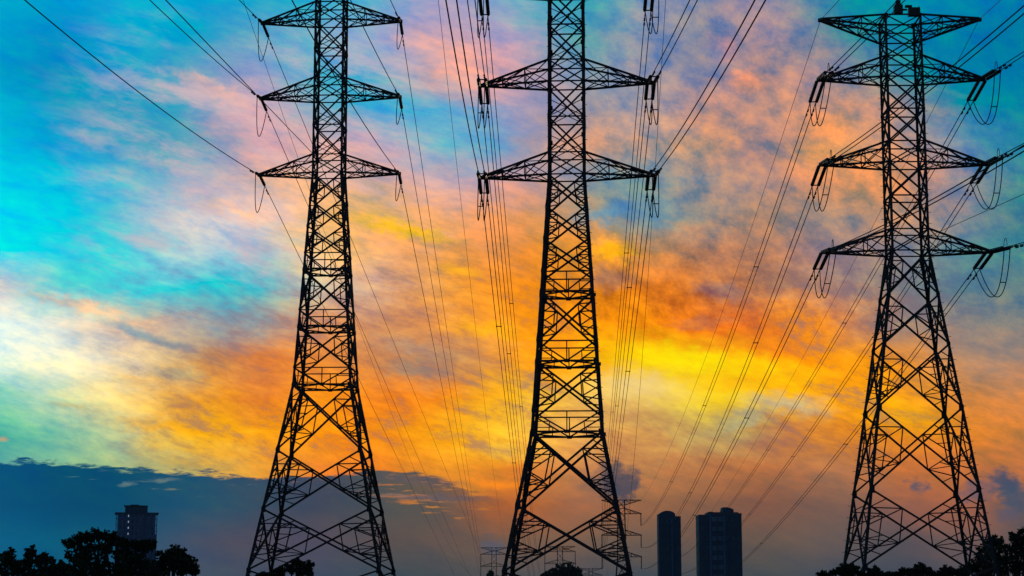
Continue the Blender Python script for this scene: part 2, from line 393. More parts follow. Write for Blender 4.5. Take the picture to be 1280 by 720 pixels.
def crossarm(w, zb, zt, ztip, a, sx, k, sections=(0.36, 0.70)):
    """four chords drawn together at the tip; zb and zt are the lower and upper chord at the body"""
    mb = MB(); tip = Vector((sx*a, 0, ztip))
    wb, wt = w(zb), w(zt)
    nb, fb = Vector((sx*wb, -wb, zb)), Vector((sx*wb, wb, zb))
    nt_, ft = Vector((sx*wt, -wt, zt)), Vector((sx*wt, wt, zt))
    for c in (nb, fb, nt_, ft):
        e = tip+Vector((0, math.copysign(0.08, c.y), 0.10 if c.z > (zb+zt)/2 else -0.04))
        mb.bar(c, e, 0.13*k)
    def sec(t): return [c.lerp(tip, t) for c in (nb, fb, nt_, ft)]
    prev = [nb, fb, nt_, ft]
    for i, t in enumerate(list(sections)+[0.9]):
        s = sec(t)
        if t < 0.85:
            mb.bar(s[0], s[2], 0.07*k); mb.bar(s[1], s[3], 0.07*k)
            mb.bar(s[0], s[1], 0.06*k); mb.bar(s[2], s[3], 0.06*k)
        for lo, up in ((0, 2), (1, 3)):
            mb.bar(prev[up], s[lo], 0.065*k); 
            if t < 0.85: mb.bar(prev[lo], s[up], 0.06*k)
        mb.bar(prev[0], s[1], 0.06*k); mb.bar(prev[1], s[0], 0.055*k)
        if i % 2: mb.bar(prev[2], s[3], 0.055*k)
        else: mb.bar(prev[3], s[2], 0.055*k)
        prev = s
    mb.box(tip, 0.34*k, 0.30, 0.24*k)
    return mb

def xpanel(mbs, w, z1, z0, dw, full=0, hz=False):
    """cross bracing of the four faces between heights z1 (top) and z0; full adds redundant members"""
    w1, w0 = w(z1), w(z0)
    for mb, (ax, ay, bx, by) in zip(mbs, FACES):
        A = Vector((ax*w1, ay*w1, z1)); B = Vector((bx*w1, by*w1, z1))
        C = Vector((ax*w0, ay*w0, z0)); D = Vector((bx*w0, by*w0, z0))
        mb.bar(A, D, dw); mb.bar(B, C, dw)
        t = w1/(w1+w0); O = A.lerp(D, t)
        if hz: mb.bar(C, D, dw*0.8)
        if full:
            for P, Q in ((A, C), (B, D)):
                p1 = P.lerp(O, 0.56); p2 = Q.lerp(O, 0.56)
                rw = dw*0.6
                mb.bar(p1, p2, rw)
                mb.bar(p1, P.lerp(Q, 0.24), rw); mb.bar(p1, P.lerp(Q, 0.47), rw)
                mb.bar(p2, P.lerp(Q, 0.50), rw); mb.bar(p2, P.lerp(Q, 0.77), rw)
                if full > 1:
                    q1 = P.lerp(O, 0.28); q2 = Q.lerp(O, 0.28)
                    mb.bar(q1, P.lerp(Q, 0.24), rw*.9); mb.bar(q2, P.lerp(Q, 0.77), rw*.9)
                    mb.bar(p2, P.lerp(Q, 0.64).lerp(p2, 0.0), rw*.8)
                    m1 = p1.lerp(P.lerp(Q, 0.47), 0.5); mb.bar(m1, P.lerp(Q, 0.35), rw*.8)
                    m2 = p2.lerp(P.lerp(Q, 0.50), 0.5); mb.bar(m2, P.lerp(Q, 0.64), rw*.8)
def band(mbs, pl, w, z1, z0, dw):
    """horizontal girt of two chords with V bracing, and the plan bracing inside it"""
    w1, w0 = w(z1), w(z0)
    mids = []
    for mb, (ax, ay, bx, by) in zip(mbs, FACES):
        A = Vector((ax*w1, ay*w1, z1)); B = Vector((bx*w1, by*w1, z1))
        C = Vector((ax*w0, ay*w0, z0)); D = Vector((bx*w0, by*w0, z0))
        mb.bar(A, B, dw*.75); mb.bar(C, D, dw*1.05)
        m0 = C.lerp(D, .5); m1 = A.lerp(B, .5); mids.append(m0)
        mb.bar(A, m0, dw*.85); mb.bar(B, m0, dw*.85); mb.bar(m1, m0, dw*.65)
        for q in (.25, .75):
            u = (A if q < .5 else B).lerp(m0, .5); mb.bar(C.lerp(D, q), u, dw*.55)
            mb.bar(u, (A.lerp(C, .5) if q < .5 else B.lerp(D, .5)), dw*.5)
        mb.box(m0, 0.34, 0.34, 0.22)
    for i in range(4):
        pl.bar(mids[i], mids[(i+1) % 4], dw*.8)
    for i, (ax, ay, bx, by) in enumerate(FACES):
        pl.bar((ax*w0, ay*w0, z0), mids[i].lerp(mids[(i+3) % 4], .5), dw*.55)

def pylon(name, label, X, Y, yaw, prof, ztop, arms, earth, panels, bands, base_z, k=1.0, detail=True, group=None, earth_peak=False):
    """prof: list of (z, half width) from the top down; arms: (z tip, half span); panels: (z1, z0, bar, full, horizontal)"""
    root = thing(name, label, 'pylon', (X, Y, base_z), -yaw, group)
    prof = [(z-base_z, w_) for z, w_ in prof]
    w = Wfun(prof)
    S = lambda z: z-base_z
    zs = [z for z, _ in prof if z < S(ztop)-0.01]
    for sx in (-1, 1):
        for sy in (-1, 1):
            mb = MB(); zz = [S(ztop)]+zs
            for i, (za, zb_) in enumerate(zip(zz[:-1], zz[1:])):
                lw = (0.17 if i < 1 else 0.20 if i < 2 else 0.23)*k
                a = Vector((sx*w(za), sy*w(za), za)); b = Vector((sx*w(zb_), sy*w(zb_), zb_))
                o = Vector((sx*0.03, sy*0.03, 0))
                mb.angle(a+o, b+o, (-sx, 0, 0), (0, -sy, 0), lw, lw*0.3)
            if detail:
                if sx == 1 and sy == -1 or sx == -1 and sy == 1:   # step bolts
                    z = 3.0; j = 0
                    while z < S(ztop)-0.3:
                        p = Vector((sx*w(z), sy*w(z), z))
                        d = Vector((sx, 0, 0)) if j % 2 else Vector((0, sy, 0))
                        mb.bar(p, p+d*0.22, 0.03); z += 0.42; j += 1
                for (z1, z0, *_r) in panels:                        # gusset plates
                    g = 0.42 if z1 < S(arms[-1][0])+base_z-8 else 0.30
                    for z in (S(z1),):
                        p = Vector((sx*w(z), sy*w(z), z))
                        mb.box(p+Vector((-sx*g*.3, 0, -0.05)), g*.8, 0.06, g*1.1); mb.box(p+Vector((0, -sy*g*.3, -0.05)), 0.06, g*.8, g*1.1)
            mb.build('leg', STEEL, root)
            if base_z > -1:
                f = MB(); wz = w(0)
                f.box((sx*wz, sy*wz, 0.1), 1.0, 1.0, 0.7); f.build('footing', CONC, root)
    mbs = [MB() for _ in range(4)]
    for (z1, z0, dw, full, hz) in panels:
        xpanel(mbs, w, S(z1), S(z0), dw*k, full, hz)
    for (z1, z0) in bands:
        pl = MB(); band(mbs, pl, w, S(z1), S(z0), 0.12*k)
        pl.build('plan_bracing', STEEL, root)
    for z, a in arms:                         # girts at the crossarm levels
        for zz in (S(z)-0.08, S(z)+1.5):
            ww = w(zz)
            for mb, (ax, ay, bx, by) in zip(mbs, FACES):
                mb.bar((ax*ww, ay*ww, zz), (bx*ww, by*ww, zz), 0.09*k)
    zz = S(ztop); ww = w(zz)
    for mb, (ax, ay, bx, by) in zip(mbs, FACES):
        mb.bar((ax*ww, ay*ww, zz), (bx*ww, by*ww, zz), 0.10*k)
        mb.bar((ax*ww, ay*ww, zz-1.45), (bx*ww, by*ww, zz-1.45), 0.09*k)
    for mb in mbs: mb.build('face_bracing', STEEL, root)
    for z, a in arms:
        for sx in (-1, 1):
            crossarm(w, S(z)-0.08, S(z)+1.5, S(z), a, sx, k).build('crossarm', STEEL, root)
    if earth:
        z, a = earth
        for sx in (-1, 1):
            crossarm(w, S(ztop)-1.45, S(ztop), S(z), a, sx, k).build('earthwire_arm', STEEL, root)
    return root

# -- the two pylons of one kind (left and middle)
def typeA(ext, label, X, Y, yaw):
    Z = lambda z: z+ext
    wl = 2.45+(13.0+ext)*0.19
    prof = [(Z(50.2), 1.24), (Z(31.2), 1.28), (Z(13.0), 2.45), (0.0, wl)]
    t1, t2, t3 = Z(44.77), Z(38.04), Z(31.30)
    P = [(Z(49.8), Z(48.0), .09, 0, False), (Z(48.0), Z(46.3), .09, 0, False)]
    for t in (t1, t2, t3): P.append((t+1.5, t-.08, .09, 0, False))
    for u, l in ((t1, t2), (t2, t3)):
        h = (u-.08-(l+1.5))/2
        for i in range(2): P.append((u-.08-h*i, u-.08-h*(i+1), .115, 0, i == 0))
        for i in range(2): P.append((u-.08-h*(i+.0)-h*.5, u-.08-h*(i+.5)-h*.5, .05, 0, False))
    h = (Z(31.22)-Z(24.2))/3
    for i in range(3): P.append((Z(31.22)-h*i, Z(31.22)-h*(i+1), .13, 1, False))
    P.append((Z(22.8), Z(19.3), .14, 1, False)); P.append((Z(17.9), Z(14.4), .14, 1, False))
    n = [13.0, 7.95, 3.5] if ext < 1 else [13.0, 7.5, 2.65, -2.3]
    for a, b in zip(n[:-1], n[1:]): P.append((Z(a), Z(b), .15, 2, False))
    P.append((Z(n[-1]), 0.3, .13, 1, False))
    return pylon('transmission_pylon', label, X, Y, yaw, prof, Z(49.8), [(t1, 6.0), (t2, 6.0), (t3, 6.0)], (Z(49.5), 5.4), P,
                 [(Z(24.2), Z(22.8)), (Z(19.3), Z(17.9)), (Z(14.4), Z(13.0))], 0.0)
LEX = 6.3
LP = (-15.65, 163.5, 0.052); MP = (3.905, 135.5, 0.066); RP = (28.91, 140.6, 0.012)
typeA(LEX, 'tall black lattice pylon with single thin insulators, leftmost of the three big ones', *LP)
typeA(0.0, 'black lattice pylon in the middle, its top cut off by the frame, pairs of insulators', *MP)
# -- the right pylon
Pb = []
Rt = (39.75, 33.31, 26.76)
profR = [(44.6, 1.336), (26.7, 1.36), (0.0, 5.15)]
Pb.append((44.37, 42.92, .08, 0, False)); Pb.append((42.92, 41.25, .09, 0, False))
for t in Rt: Pb.append((t+1.5, t-.08, .09, 0, False))
for u, l in ((Rt[0], Rt[1]), (Rt[1], Rt[2])):
    h = (u-.08-(l+1.5))/2
    for i in range(2): Pb.append((u-.08-h*i, u-.08-h*(i+1), .12, 0, i == 0))
for a, b, fl in ((26.68, 23.35, 1), (23.35, 19.7, 1), (19.7, 15.1, 2), (15.1, 9.3, 2), (9.3, 3.9, 2), (3.9, .3, 1)):
    Pb.append((a, b, .13, fl, False))
rightP = pylon('transmission_pylon', 'black lattice pylon at right with its whole top, boxes and jumper loops in view', *RP, profR, 44.37,
      [(z, 6.0) for z in Rt], (44.34, 5.9), Pb, [], 0.0)
# boxes of a beacon bolted on its top
q = MB(); q.box((-0.35, -1.34, 44.72), 0.62, 0.55, 0.62); q.box((-0.35, -1.34, 45.22), 0.34, 0.34, 0.4); q.box((0.05,-1.34,44.72),0.5,0.12,0.12); q.build('beacon_box', FITT, rightP)
q = MB(); q.box((0.82, -1.30, 44.55), 0.85, 0.5, 0.6); q.box((0.42, -1.30, 44.98), 0.5, 0.3, 0.14); q.bar((1.2, -1.3, 44.2), (1.2, -1.3, 45.0), .06); q.build('beacon_cabinet', FITT, rightP)

def tip(T, z, sx, a=6.0):
    X, Y, yaw = T
    return Vector((X+sx*a*math.cos(yaw), Y-sx*a*math.sin(yaw), z))

# -- far pylons
def far_pylon(label, px, Y, top_y, arm_ys, half_px, string_px=15, k=1.25, wide=1.3):
    c = at(px, top_y, Y); zt = c.z
    a = half_px/FPX*Y
    azs = [at(px, y, Y).z for y in arm_ys]
    b = gz(Y)
    prof = [(zt+.2, wide*.8), (azs[-1]-.1, wide), (b, wide*2.6)]
    P = []; z = zt
    while z > b+4:
        h = 2.6 if z > azs[-1] else 5.0
        P.append((z, z-h, .09, 0, False)); z -= h
    root = pylon('distant_pylon', label, c.x, Y, 0.0, prof, zt, [(z, a) for z in azs], (zt-.1, a*.98), P, [], b, k, False)
    pts = {}
    for i, z in enumerate(azs):
        for sx in (-1, 1):
            pts[(i, sx)] = Vector((c.x+sx*a, Y, z-string_px/FPX*Y))
    return root, pts, Vector((c.x-a, Y, zt)), Vector((c.x+a, Y, zt))
TR, TRp, TRel, TRer = far_pylon('small distant pylon seen behind the right leg of the middle pylon', 776.5, 578, 625, (642, 669, 696), 24.3)
T1, T1p, T1el, T1er = far_pylon('tiny distant pylon just left of the foot of the middle pylon', 617.5, 900, 684.5, (693, 708, 723), 16.3)
T2, T2p, _, _ = far_pylon('tiny distant pylon framed between the legs of the middle pylon, above a dark tree', 700, 790, 683, (689.5, 704.5, 720), 18.8)
T3, T3p, _, _ = far_pylon("lowest tiny distant pylon, only its top above the edge, inside the middle pylon's right leg", 738.5, 1060, 710.5, (719, 731, 743), 14)

# ------------------------------------------------------------------ insulators, conductors, jumpers
def string_mesh(mb, A, B, rad=0.13, sheds=14):
    A = Vector(A); B = Vector(B)
    pts = []; rd = []
    n = sheds
    for i in range(n):
        for t, r in ((0.05, .66), (0.35, 1.0), (0.65, 1.0), (0.95, .66)):
            pts.append(A.lerp(B, (i+t)/n)); rd.append(rad*r)
    mb.tube(pts, rd, 8)
def insulator(label, A, B, twin, group, horn=False, sep=0.25, rad=0.14, far=False):
    """strain or suspension set from the arm tip A to the clamp B"""
    A = Vector(A); B = Vector(B); d = (B-A).normalized(); L = (B-A).length
    side = d.cross(Vector((0, 0, 1)))
    side = Vector((1, 0, 0)) if side.length < .1 else side.normalized()
    root = thing('insulator_set', label, 'insulator', A, 0, group)
    rel = lambda p: Vector(p)-A
    offs = (-sep, sep) if twin else (0.0,)
    a0 = A+d*(0.30 if not far else .1); b0 = B-d*(0.22 if not far else .05)
    for o in offs:
        mb = MB(); string_mesh(mb, rel(a0+side*o), rel(b0+side*o), rad, 14 if not far else 6); mb.build('insulator_string', PORC, root)
    mb = MB(); mb.bar(rel(A), rel(a0), 0.10)
    if twin: mb.bar(rel(a0-side*(sep+.08)), rel(a0+side*(sep+.08)), 0.12, .06)
    mb.build('link', FITT, root)
    mb = MB()
    if twin: mb.bar(rel(b0-side*(sep+.08)), rel(b0+side*(sep+.08)), 0.12, .06)
    for o in offs: mb.bar(rel(b0+side*o), rel(B+side*o), 0.09)
    mb.build('clamp', FITT, root)
    if horn:
        mb = MB(); up = side.cross(d); up = up if up.z > 0 else -up
        c = b0-d*0.15
        mb.tube([rel(c+up*0.15+d*.35*math.cos(t)+up*(.55*math.sin(t))) for t in [math.pi*i/10 for i in range(11)]], 0.025, 5)
        mb.build('arcing_horn', FITT, root)
    return root

def path(P0, P1, sag, n=90):
    return [Vector((lerp(P0.x, P1.x, t), lerp(P0.y, P1.y, t), lerp(P0.z, P1.z, t)-4*sag*t*(1-t))) for t in [(i/n)**1.35 for i in range(n+1)]]
def best_sag(P0, P1, mid, lo=0.0, hi=45.0):
    best = (1e9, 0)
    for i in range(46):
        s = lo+(hi-lo)*i/45
        d = 1e9; pts = [proj(p) for p in path(P0, P1, s, 200)]
        for a, b in zip(pts[:-1], pts[1:]):
            if a is None or b is None: continue
            ax, ay = a; bx, by = b; l2 = (bx-ax)**2+(by-ay)**2+1e-9
            t = max(0, min(1, ((mid[0]-ax)*(bx-ax)+(mid[1]-ay)*(by-ay))/l2))
            d = min(d, (ax+t*(bx-ax)-mid[0])**2+(ay+t*(by-ay)-mid[1])**2)
        if d < best[0]: best = (d, s)
    return best[1], math.sqrt(best[0])
def along(pts, L):
    s = 0
    for i in range(len(pts)-1):
        d = (pts[i+1]-pts[i]).length
        if s+d >= L: return i, pts[i].lerp(pts[i+1], (L-s)/d)
        s += d
    return len(pts)-2, pts[-1]

def cable(label, pts, rad, twin, cat, name, group, spacers=True, dampers=True, sep=0.21):
    """one line, or two wires clamped side by side by spacers"""
    root_p = pts[0]
    rel = [p-root_p for p in pts]
    d0 = (pts[min(6, len(pts)-1)]-pts[0]); side = Vector((d0.y, -d0.x, 0)).normalized()
    if not twin:
        mb = MB(); mb.tube(rel, rad, 5)
        o = mb.build(name, CABLE, None, True); o.location = root_p
        tag(o, label, cat, group); par = o
        offs = (0.0,)
    else:
        par = thing(name, label, cat, root_p, 0, group)
        offs = (-sep, sep)
        for s in offs:
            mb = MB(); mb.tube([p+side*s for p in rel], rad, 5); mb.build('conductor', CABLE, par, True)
        if spacers:
            L = 45.0 + R.uniform(0, 60)
            total = sum((b-a).length for a, b in zip(pts[:-1], pts[1:]))
            while L < min(total, 260):
                i, p = along(pts, L); p = p-root_p
                mb = MB(); mb.bar(p-side*(sep+.06), p+side*(sep+.06), 0.075); mb.box(p-side*sep, .12, .12, .12); mb.box(p+side*sep, .12, .12, .12)
                mb.build('spacer', FITT, par); L += 105+R.uniform(-25, 25)
    if dampers:
        for s in offs:
            for L in (1.5, 2.5):
                i, p = along(pts, L); p = p-root_p+side*s; d = (pts[i+1]-pts[i]).normalized()
                mb = MB(); q = p-Vector((0, 0, .10))
                mb.tube([q-d*.24, q-d*.23, q-d*.09, q-d*.08], [.03, .07, .07, .02], 6); mb.tube([q+d*.08, q+d*.09, q+d*.23, q+d*.24], [.02, .07, .07, .03], 6)
                mb.bar(q-d*.1, q+d*.1, .025); mb.bar(q, p, .04)
                mb.build('vibration_damper', FITT, par)
    return par

def far_line(T, z, sx, end, mid, Ls, twin, txt, rad=0.035, strings=True, hi=45.0, report=True):
    P0 = tip(T, z, sx)
    s, err = best_sag(P0, end, mid, 0, hi)
    pts = path(P0, end, s)
    i, B = along(pts, Ls)
    rest = [B]+pts[i+1:]
    cable(txt[0], rest, rad, twin, 'power line', 'power_line', txt[2])
    insulator(txt[1], P0, B, twin, txt[3])
    return B
def near_line(T, z, sx, exit_px, Ls, twin, txt, rad=0.033, slope=0.15, horn=False, ybehind=-70):
    P0 = tip(T, z, sx); Y0 = P0.y
    zf = lambda t: P0.z-slope*t+slope*t*t/(2*150.0)
    # where along the span the line crosses the given direction
    lo_, hi_ = 2.0, Y0-12.0
    best = None
    for i in range(800):
        t = lo_+(hi_-lo_)*i/799
        p = at(exit_px[0], exit_px[1], Y0-t)
        e = abs(p.z-zf(t))
        if best is None or e < best[0]: best = (e, t, p)
    _, t1, p1 = best
    vx = (p1.x-P0.x)/t1
    t2 = Y0-ybehind
    pts = [Vector((P0.x+vx*t, Y0-t, zf(t))) for t in [t2*(i/70)**1.2 for i in range(71)]]
    i, B = along(pts, Ls)
    cable(txt[0], [B]+pts[i+1:], rad, twin, 'power line', 'power_line', txt[2])
    insulator(txt[1], P0, B, twin, txt[3], horn)
    return B
def jumper(label, A, B, drop, twin, group, push=(0, 0, 0), sep=0.21, name='jumper_loop'):
    A = Vector(A); B = Vector(B); root = thing(name, label, 'jumper cable', A, 0, group)
    side = Vector((1, 0, 0)); push = Vector(push)
    for s in ((-sep, sep) if twin else (0,)):
        pts = []
        for i in range(25):
            t = i/24
            k_ = (4*t*(1-t))**0.95
            pts.append(A.lerp(B, t)-A+Vector((0, 0, -drop*k_))+push*k_+side*s)
        mb = MB(); mb.tube(pts, 0.036, 5); mb.build('jumper_wire', CABLE, root, True)
        if twin and s > 0:
            for t in (18,):
                mb = MB(); mb.bar(pts[t], pts[t]-side*2*s, .06); mb.build('spacer', FITT, root)
    return root

lev = ('top', 'middle', 'lowest')
sd_ = {-1: 'left', 1: 'right'}
# --- right pylon
fars = {(0,-1): (TRp[(0,1)], (917.5,409)), (1,-1): (TRp[(1,1)], (900,534)), (2,-1): (TRp[(2,1)], (894,598)),
        (0,1): (at(836,700,900), (1052,408)), (1,1): (at(836,716,900), (965.6,607)), (2,1): (at(836,730,900), (1016,608))}
nears = {(0,-1): (1127,0), (1,-1): (1280,12), (2,-1): (1280,185), (0,1): (1280,67), (1,1): (1280,181), (2,1): (1280,304)}
for i, z in enumerate(Rt):
    for sx in (-1, 1):
        w_ = '%s %s arm of the right pylon' % (lev[i], sd_[sx])
        e, m = fars[(i, sx)]
        A = far_line(RP, z, sx, e, m, 5.0, True, ('twin power line running away from the '+w_, 'twin insulators sloping away and down from the '+w_, 'twin lines from the right pylon into the distance', 'insulator sets of the right pylon'))
        B = near_line(RP, z, sx, nears[(i, sx)], 4.0, True, ('twin power line coming overhead to the '+w_, 'twin insulators pulled toward the viewer from the '+w_, 'twin lines overhead to the right pylon', 'insulator sets of the right pylon'), horn=True, slope=0.10 if sx > 0 else .12)
        jumper('doubled jumper loop hanging under the '+w_, A, B, 2.8, True, 'jumper loops of the right pylon', (0.25*sx, 0, 0))
# --- middle pylon
Mt = (44.77, 38.04, 31.30)
mf = {(0,1): (TRp[(0,-1)], (770.5,400)), (1,1): (TRp[(1,-1)], (780.5,400)), (2,1): (TRp[(2,-1)], (793,400)),
      (0,-1): (at(676,722,1000), (641,400)), (1,-1): (at(673,728,1000), (632,400)), (2,-1): (at(670,735,1000), (622.6,400))}
mn = {(1,-1): (589,0), (2,-1): (564,0), (1,1): (867,0), (2,1): (950,0), (0,1): (845,-60), (0,-1): (592,-60)}
for i, z in enumerate(Mt):
    for sx in (-1, 1):
        w_ = '%s %s arm of the middle pylon' % (lev[i], sd_[sx])
        e, m = mf[(i, sx)]
        A = far_line(MP, z, sx, e, m, 4.1, True, ('twin power line running away from the '+w_, 'twin insulators hanging away from the '+w_, 'twin lines from the middle pylon into the distance', 'insulator sets of the middle pylon'))
        B = near_line(MP, z, sx, mn[(i, sx)], 3.4, True, ('twin power line coming overhead to the '+w_, 'twin insulators end-on toward the viewer at the '+w_, 'twin lines overhead to the middle pylon', 'insulator sets of the middle pylon'), slope=.13)
        jumper('doubled jumper loop under the '+w_, A, B, 2.6, True, 'jumper loops of the middle pylon', (0.15*sx, 0, 0))
# --- left pylon, single wires
Lt = tuple(z+LEX for z in Mt)
lf = {(0,-1): (at(612,720,900), (482,400)), (1,-1): (at(590,726,900), (452.5,400)), (2,-1): (at(572,727,900), (509,600)),
      (0,1): (T1p[(0,-1)]+Vector((0,0,5)), (561,400)), (1,1): (T1p[(0,-1)], (548,400)), (2,1): (T1p[(1,-1)], (535.5,400))}
ln = {(0,-1): (299,0), (1,-1): (187,0), (2,-1): (31,0), (0,1): (488,0), (1,1): (438,0), (2,1): (365,0)}
for i, z in enumerate(Lt):
    for sx in (-1, 1):
        w_ = '%s %s arm of the left pylon' % (lev[i], sd_[sx])
        e, m = lf[(i, sx)]
        A = far_line(LP, z, sx, e, m, 3.6, False, ('single thin wire running away from the '+w_, 'single insulator sloping away from the '+w_, 'single wires from the left pylon into the distance', 'insulator sets of the left pylon'), rad=.032)
        B = near_line(LP, z, sx, ln[(i, sx)], 2.0, False, ('single wire coming overhead to the '+w_, 'single insulator toward the viewer at the '+w_, 'single wires overhead to the left pylon', 'insulator sets of the left pylon'), rad=.034, slope=.12)
        jumper('single jumper loop under the '+w_, A, B, 2.9 if sx < 0 else 2.0, False, 'jumper loops of the left pylon', (-0.25, 0, 0))
# --- earth wires and passing wires
def plain(label, P0, P1, mid, rad=0.02, group='thin earth wires', cat='earth wire', hi=45.0):
    s, err = best_sag(P0, P1, mid, 0, hi)
    cable(label, path(P0, P1, s), rad, False, cat, 'earth_wire', group, dampers=False)
def extend(P0, px, Y1, Y2):
    p = at(px[0], px[1], Y1); t = (Y2-P0.y)/(Y1-P0.y)
    return P0+(p-P0)*t
re_l, re_r = tip(RP, 44.34, -1, 5.9), tip(RP, 44.34, 1, 5.9)
plain('thin earth wire running away from the left tip of the right pylon top', re_l, TRer, (900,395))
plain('thin earth wire passing behind the right pylon from the right tip of its top arm', re_r, at(838,690,900), (1024,408))
plain('earth wire rising to the upper edge from the left tip of the right pylon top', re_l, extend(re_l, (1049,0), 112, -60), (1049,0), hi=8)
plain('earth wire rising to the upper edge from the right tip of the right pylon top', re_r, extend(re_r, (1251,0), 118, -60), (1251,0), hi=8)
me_l, me_r = tip(MP, 49.5, -1, 5.4), tip(MP, 49.5, 1, 5.4)
plain('thin earth wire at the right of the middle pylon, right of the twin lines', tip(MP, 49.5, 1, 7.5), TRel, (821,180))
P = at(540,-70,130)
plain('lone thin wire crossing the sky midway between left and middle pylon', P, T1er, (593,400))
P = at(283,-60,150)
plain('thin wire slanting down just behind the left arms of the left pylon', P, at(600,724,900), (371.6,194))
plain('second wire overhead meeting the middle left arm of the left pylon, crossing behind its body', at(393,194,166), extend(at(393,194,166), (210,0), 92, -60), (318,116), rad=.03, group='single wires overhead to the left pylon', cat='power line', hi=6)
plain('lone thin wire slanting up to the right edge below the right pylon middle arm', at(1142,304,140), extend(at(1142,304,140), (1280,241), 112, -40), (1240,260), hi=6)

# far suspension insulators
for T, pts, ys, nm in ((TR, TRp, (642, 669, 696), 'the distant pylon behind the middle one'),):
    for (i, sx), p in pts.items():
        topz = p.z+15/FPX*578
        insulator('tiny insulator on the %s %s arm of %s' % (lev[i], sd_[sx], nm), (p.x, p.y, topz), p, False, 'insulators of the distant pylon', rad=.16, far=True)
for pts, Yd, nm in ((T1p, 900, 'the tiny pylon left of the middle one'), (T2p, 790, "the tiny pylon between the middle one's legs")):
    for (i, sx), p in pts.items():
        if i < 2:
            insulator('tiny insulator on the %s %s arm of %s' % (lev[i], sd_[sx], nm), (p.x, p.y, p.z+15/FPX*Yd), p, False, 'insulators of the tiny pylons', rad=.16, far=True)

# ------------------------------------------------------------------ buildings
WALL = mat('painted_concrete_bluegrey', (0.14, 0.26, 0.46), 0.8, 0.12, 0.25, stretch=(1, 1, .3))
WALL2 = mat('painted_concrete_grey', (0.07, 0.125, 0.19), 0.8, 0.12, 0.25, stretch=(1, 1, .3))
TRIM = mat('slab_edge', (0.10, 0.13, 0.18), 0.8, 0.1, 1)
def glass_mat():
    m = mat('window_glass', (0.10, 0.14, 0.19), 0.5, 0.35, 0.15, spec=0.15); return m
GLASS = glass_mat()
PALE = mat('pale_balcony_glass', (0.17, 0.26, 0.35), 0.5, 0.3, 0.2, spec=0.15)
LIT = bpy.data.materials.new('lit_window'); LIT.use_nodes = True
_b = LIT.node_tree.nodes['Principled BSDF']; _b.inputs['Base Color'].default_value = (.5, .5, .5, 1)
_b.inputs['Emission Color'].default_value = (0.75, 0.85, 1.0, 1); _b.inputs['Emission Strength'].default_value = 0.4

def tower_block(root, W, D, H, storeys, bays, wallm, lit=(), pale=(), inset=1.0):
    W = W*inset
    """wall, slab edges and a window in every bay of every storey, on the four sides"""
    mb = MB(); mb.box((0, 0, H/2), W, D, H); mb.build('wall', wallm, root)
    sh = H/storeys
    mb = MB()
    for s in range(1, storeys+1):
        mb.box((0, 0, s*sh-0.02), W+.14, D+.14, 0.2)
    mb.build('slab_edge', TRIM, root)
    rest = MB(); count = 0; bw = W/bays; nd = max(2, bays*2//3)
    for s in reversed(range(storeys)):
        z = s*sh+sh*.55
        for b in range(bays):
            x = -W/2+(b+.5)*bw; wd = bw*(.8 if b in pale else .52 if b % 2 else .36)
            if count < 100:
                on = (s, b) in lit
                mb = MB(); mb.box((x, -D/2, z), wd*(.55 if on else 1), .12, sh*(.3 if on else .5))
                o = mb.build('window', LIT if on else (PALE if b in pale else GLASS), root); count += 1
                if on: o['label'] = 'small lit window'
            else: rest.box((x, -D/2, z), wd, .12, sh*.5)
            rest.box((x, D/2, z), wd, .12, sh*.5)
        for b in range(nd):
            y = -D/2+(b+.5)*D/nd
            for sx in (-1, 1): rest.box((sx*W/2, y, z), .12, bw*.45, sh*.5)
    o = rest.build('window', GLASS, root); o['kind'] = 'stuff'
    return sh
def bld(label, x0, x1, ytop, Y, dep, storeys, bays, wallm, lit=(), pale=(), inset=1.0, rz=0.0):
    c = at((x0+x1)/2, ytop, Y); W = (x1-x0)/FPX*Y*.99; g = gz(Y)
    H = c.z-g
    root = thing('apartment_tower', label, 'building', (c.x, Y+dep/2, g), rz, 'high-rise blocks on the skyline')
    tower_block(root, W, dep, H, storeys, bays, wallm, lit, pale, inset)
    return root, W, H
# left block
s_ = 900/FPX
b1, W, H = bld('dark blue high-rise behind the left trees with a column of small lit windows', 141.0, 192.0, 641.5, 900, 17, 19, 9, WALL, lit={(k, 2) for k in (18, 17, 16, 15, 13)}, inset=.88, rz=.19)
mb = MB(); mb.box((-.2, 0, H+1.6), 10.2, 9, 3.2); mb.build('roof_house', WALL2, b1)
mb = MB(); mb.box((-.4, 0, H+3.6), 10.8, 10, .28); mb.box((-1.0, 0, H+4.0), 4, 4, .5); mb.bar((-5.6,-4,H+3.4),(-5.6,-4,H+4.4),.2); mb.build('roof_slab', TRIM, b1)
mb = MB(); mb.box((0, 0, H+.1), W+1.2, 18.2, .5); mb.build('cornice', TRIM, b1)
for fx in (.10, .30):
    mb = MB(); mb.box((W*fx, -8.62, H/2-.6), .7, .24, H-1.4); mb.build('facade_rib', PALE, b1)
for sx in (-1, 1):
    mb = MB(); mb.box((sx*W*.47, 0, (H-9.5)/2), W*.06, 16, H-9.5); mb.build('corner_wing', WALL, b1)
    mb = MB()
    for z in range(3): mb.box((sx*W*.472, -7.6, H-2.6-z*2.8), W*.058, 1.6, .3)
    mb.build('corner_balcony', WALL, b1)
    for dx in (.452, .492):
        mb = MB(); mb.bar((sx*W*dx, -8.2, H-9.5), (sx*W*dx, -8.2, H), .34); mb.build('corner_post', WALL, b1)
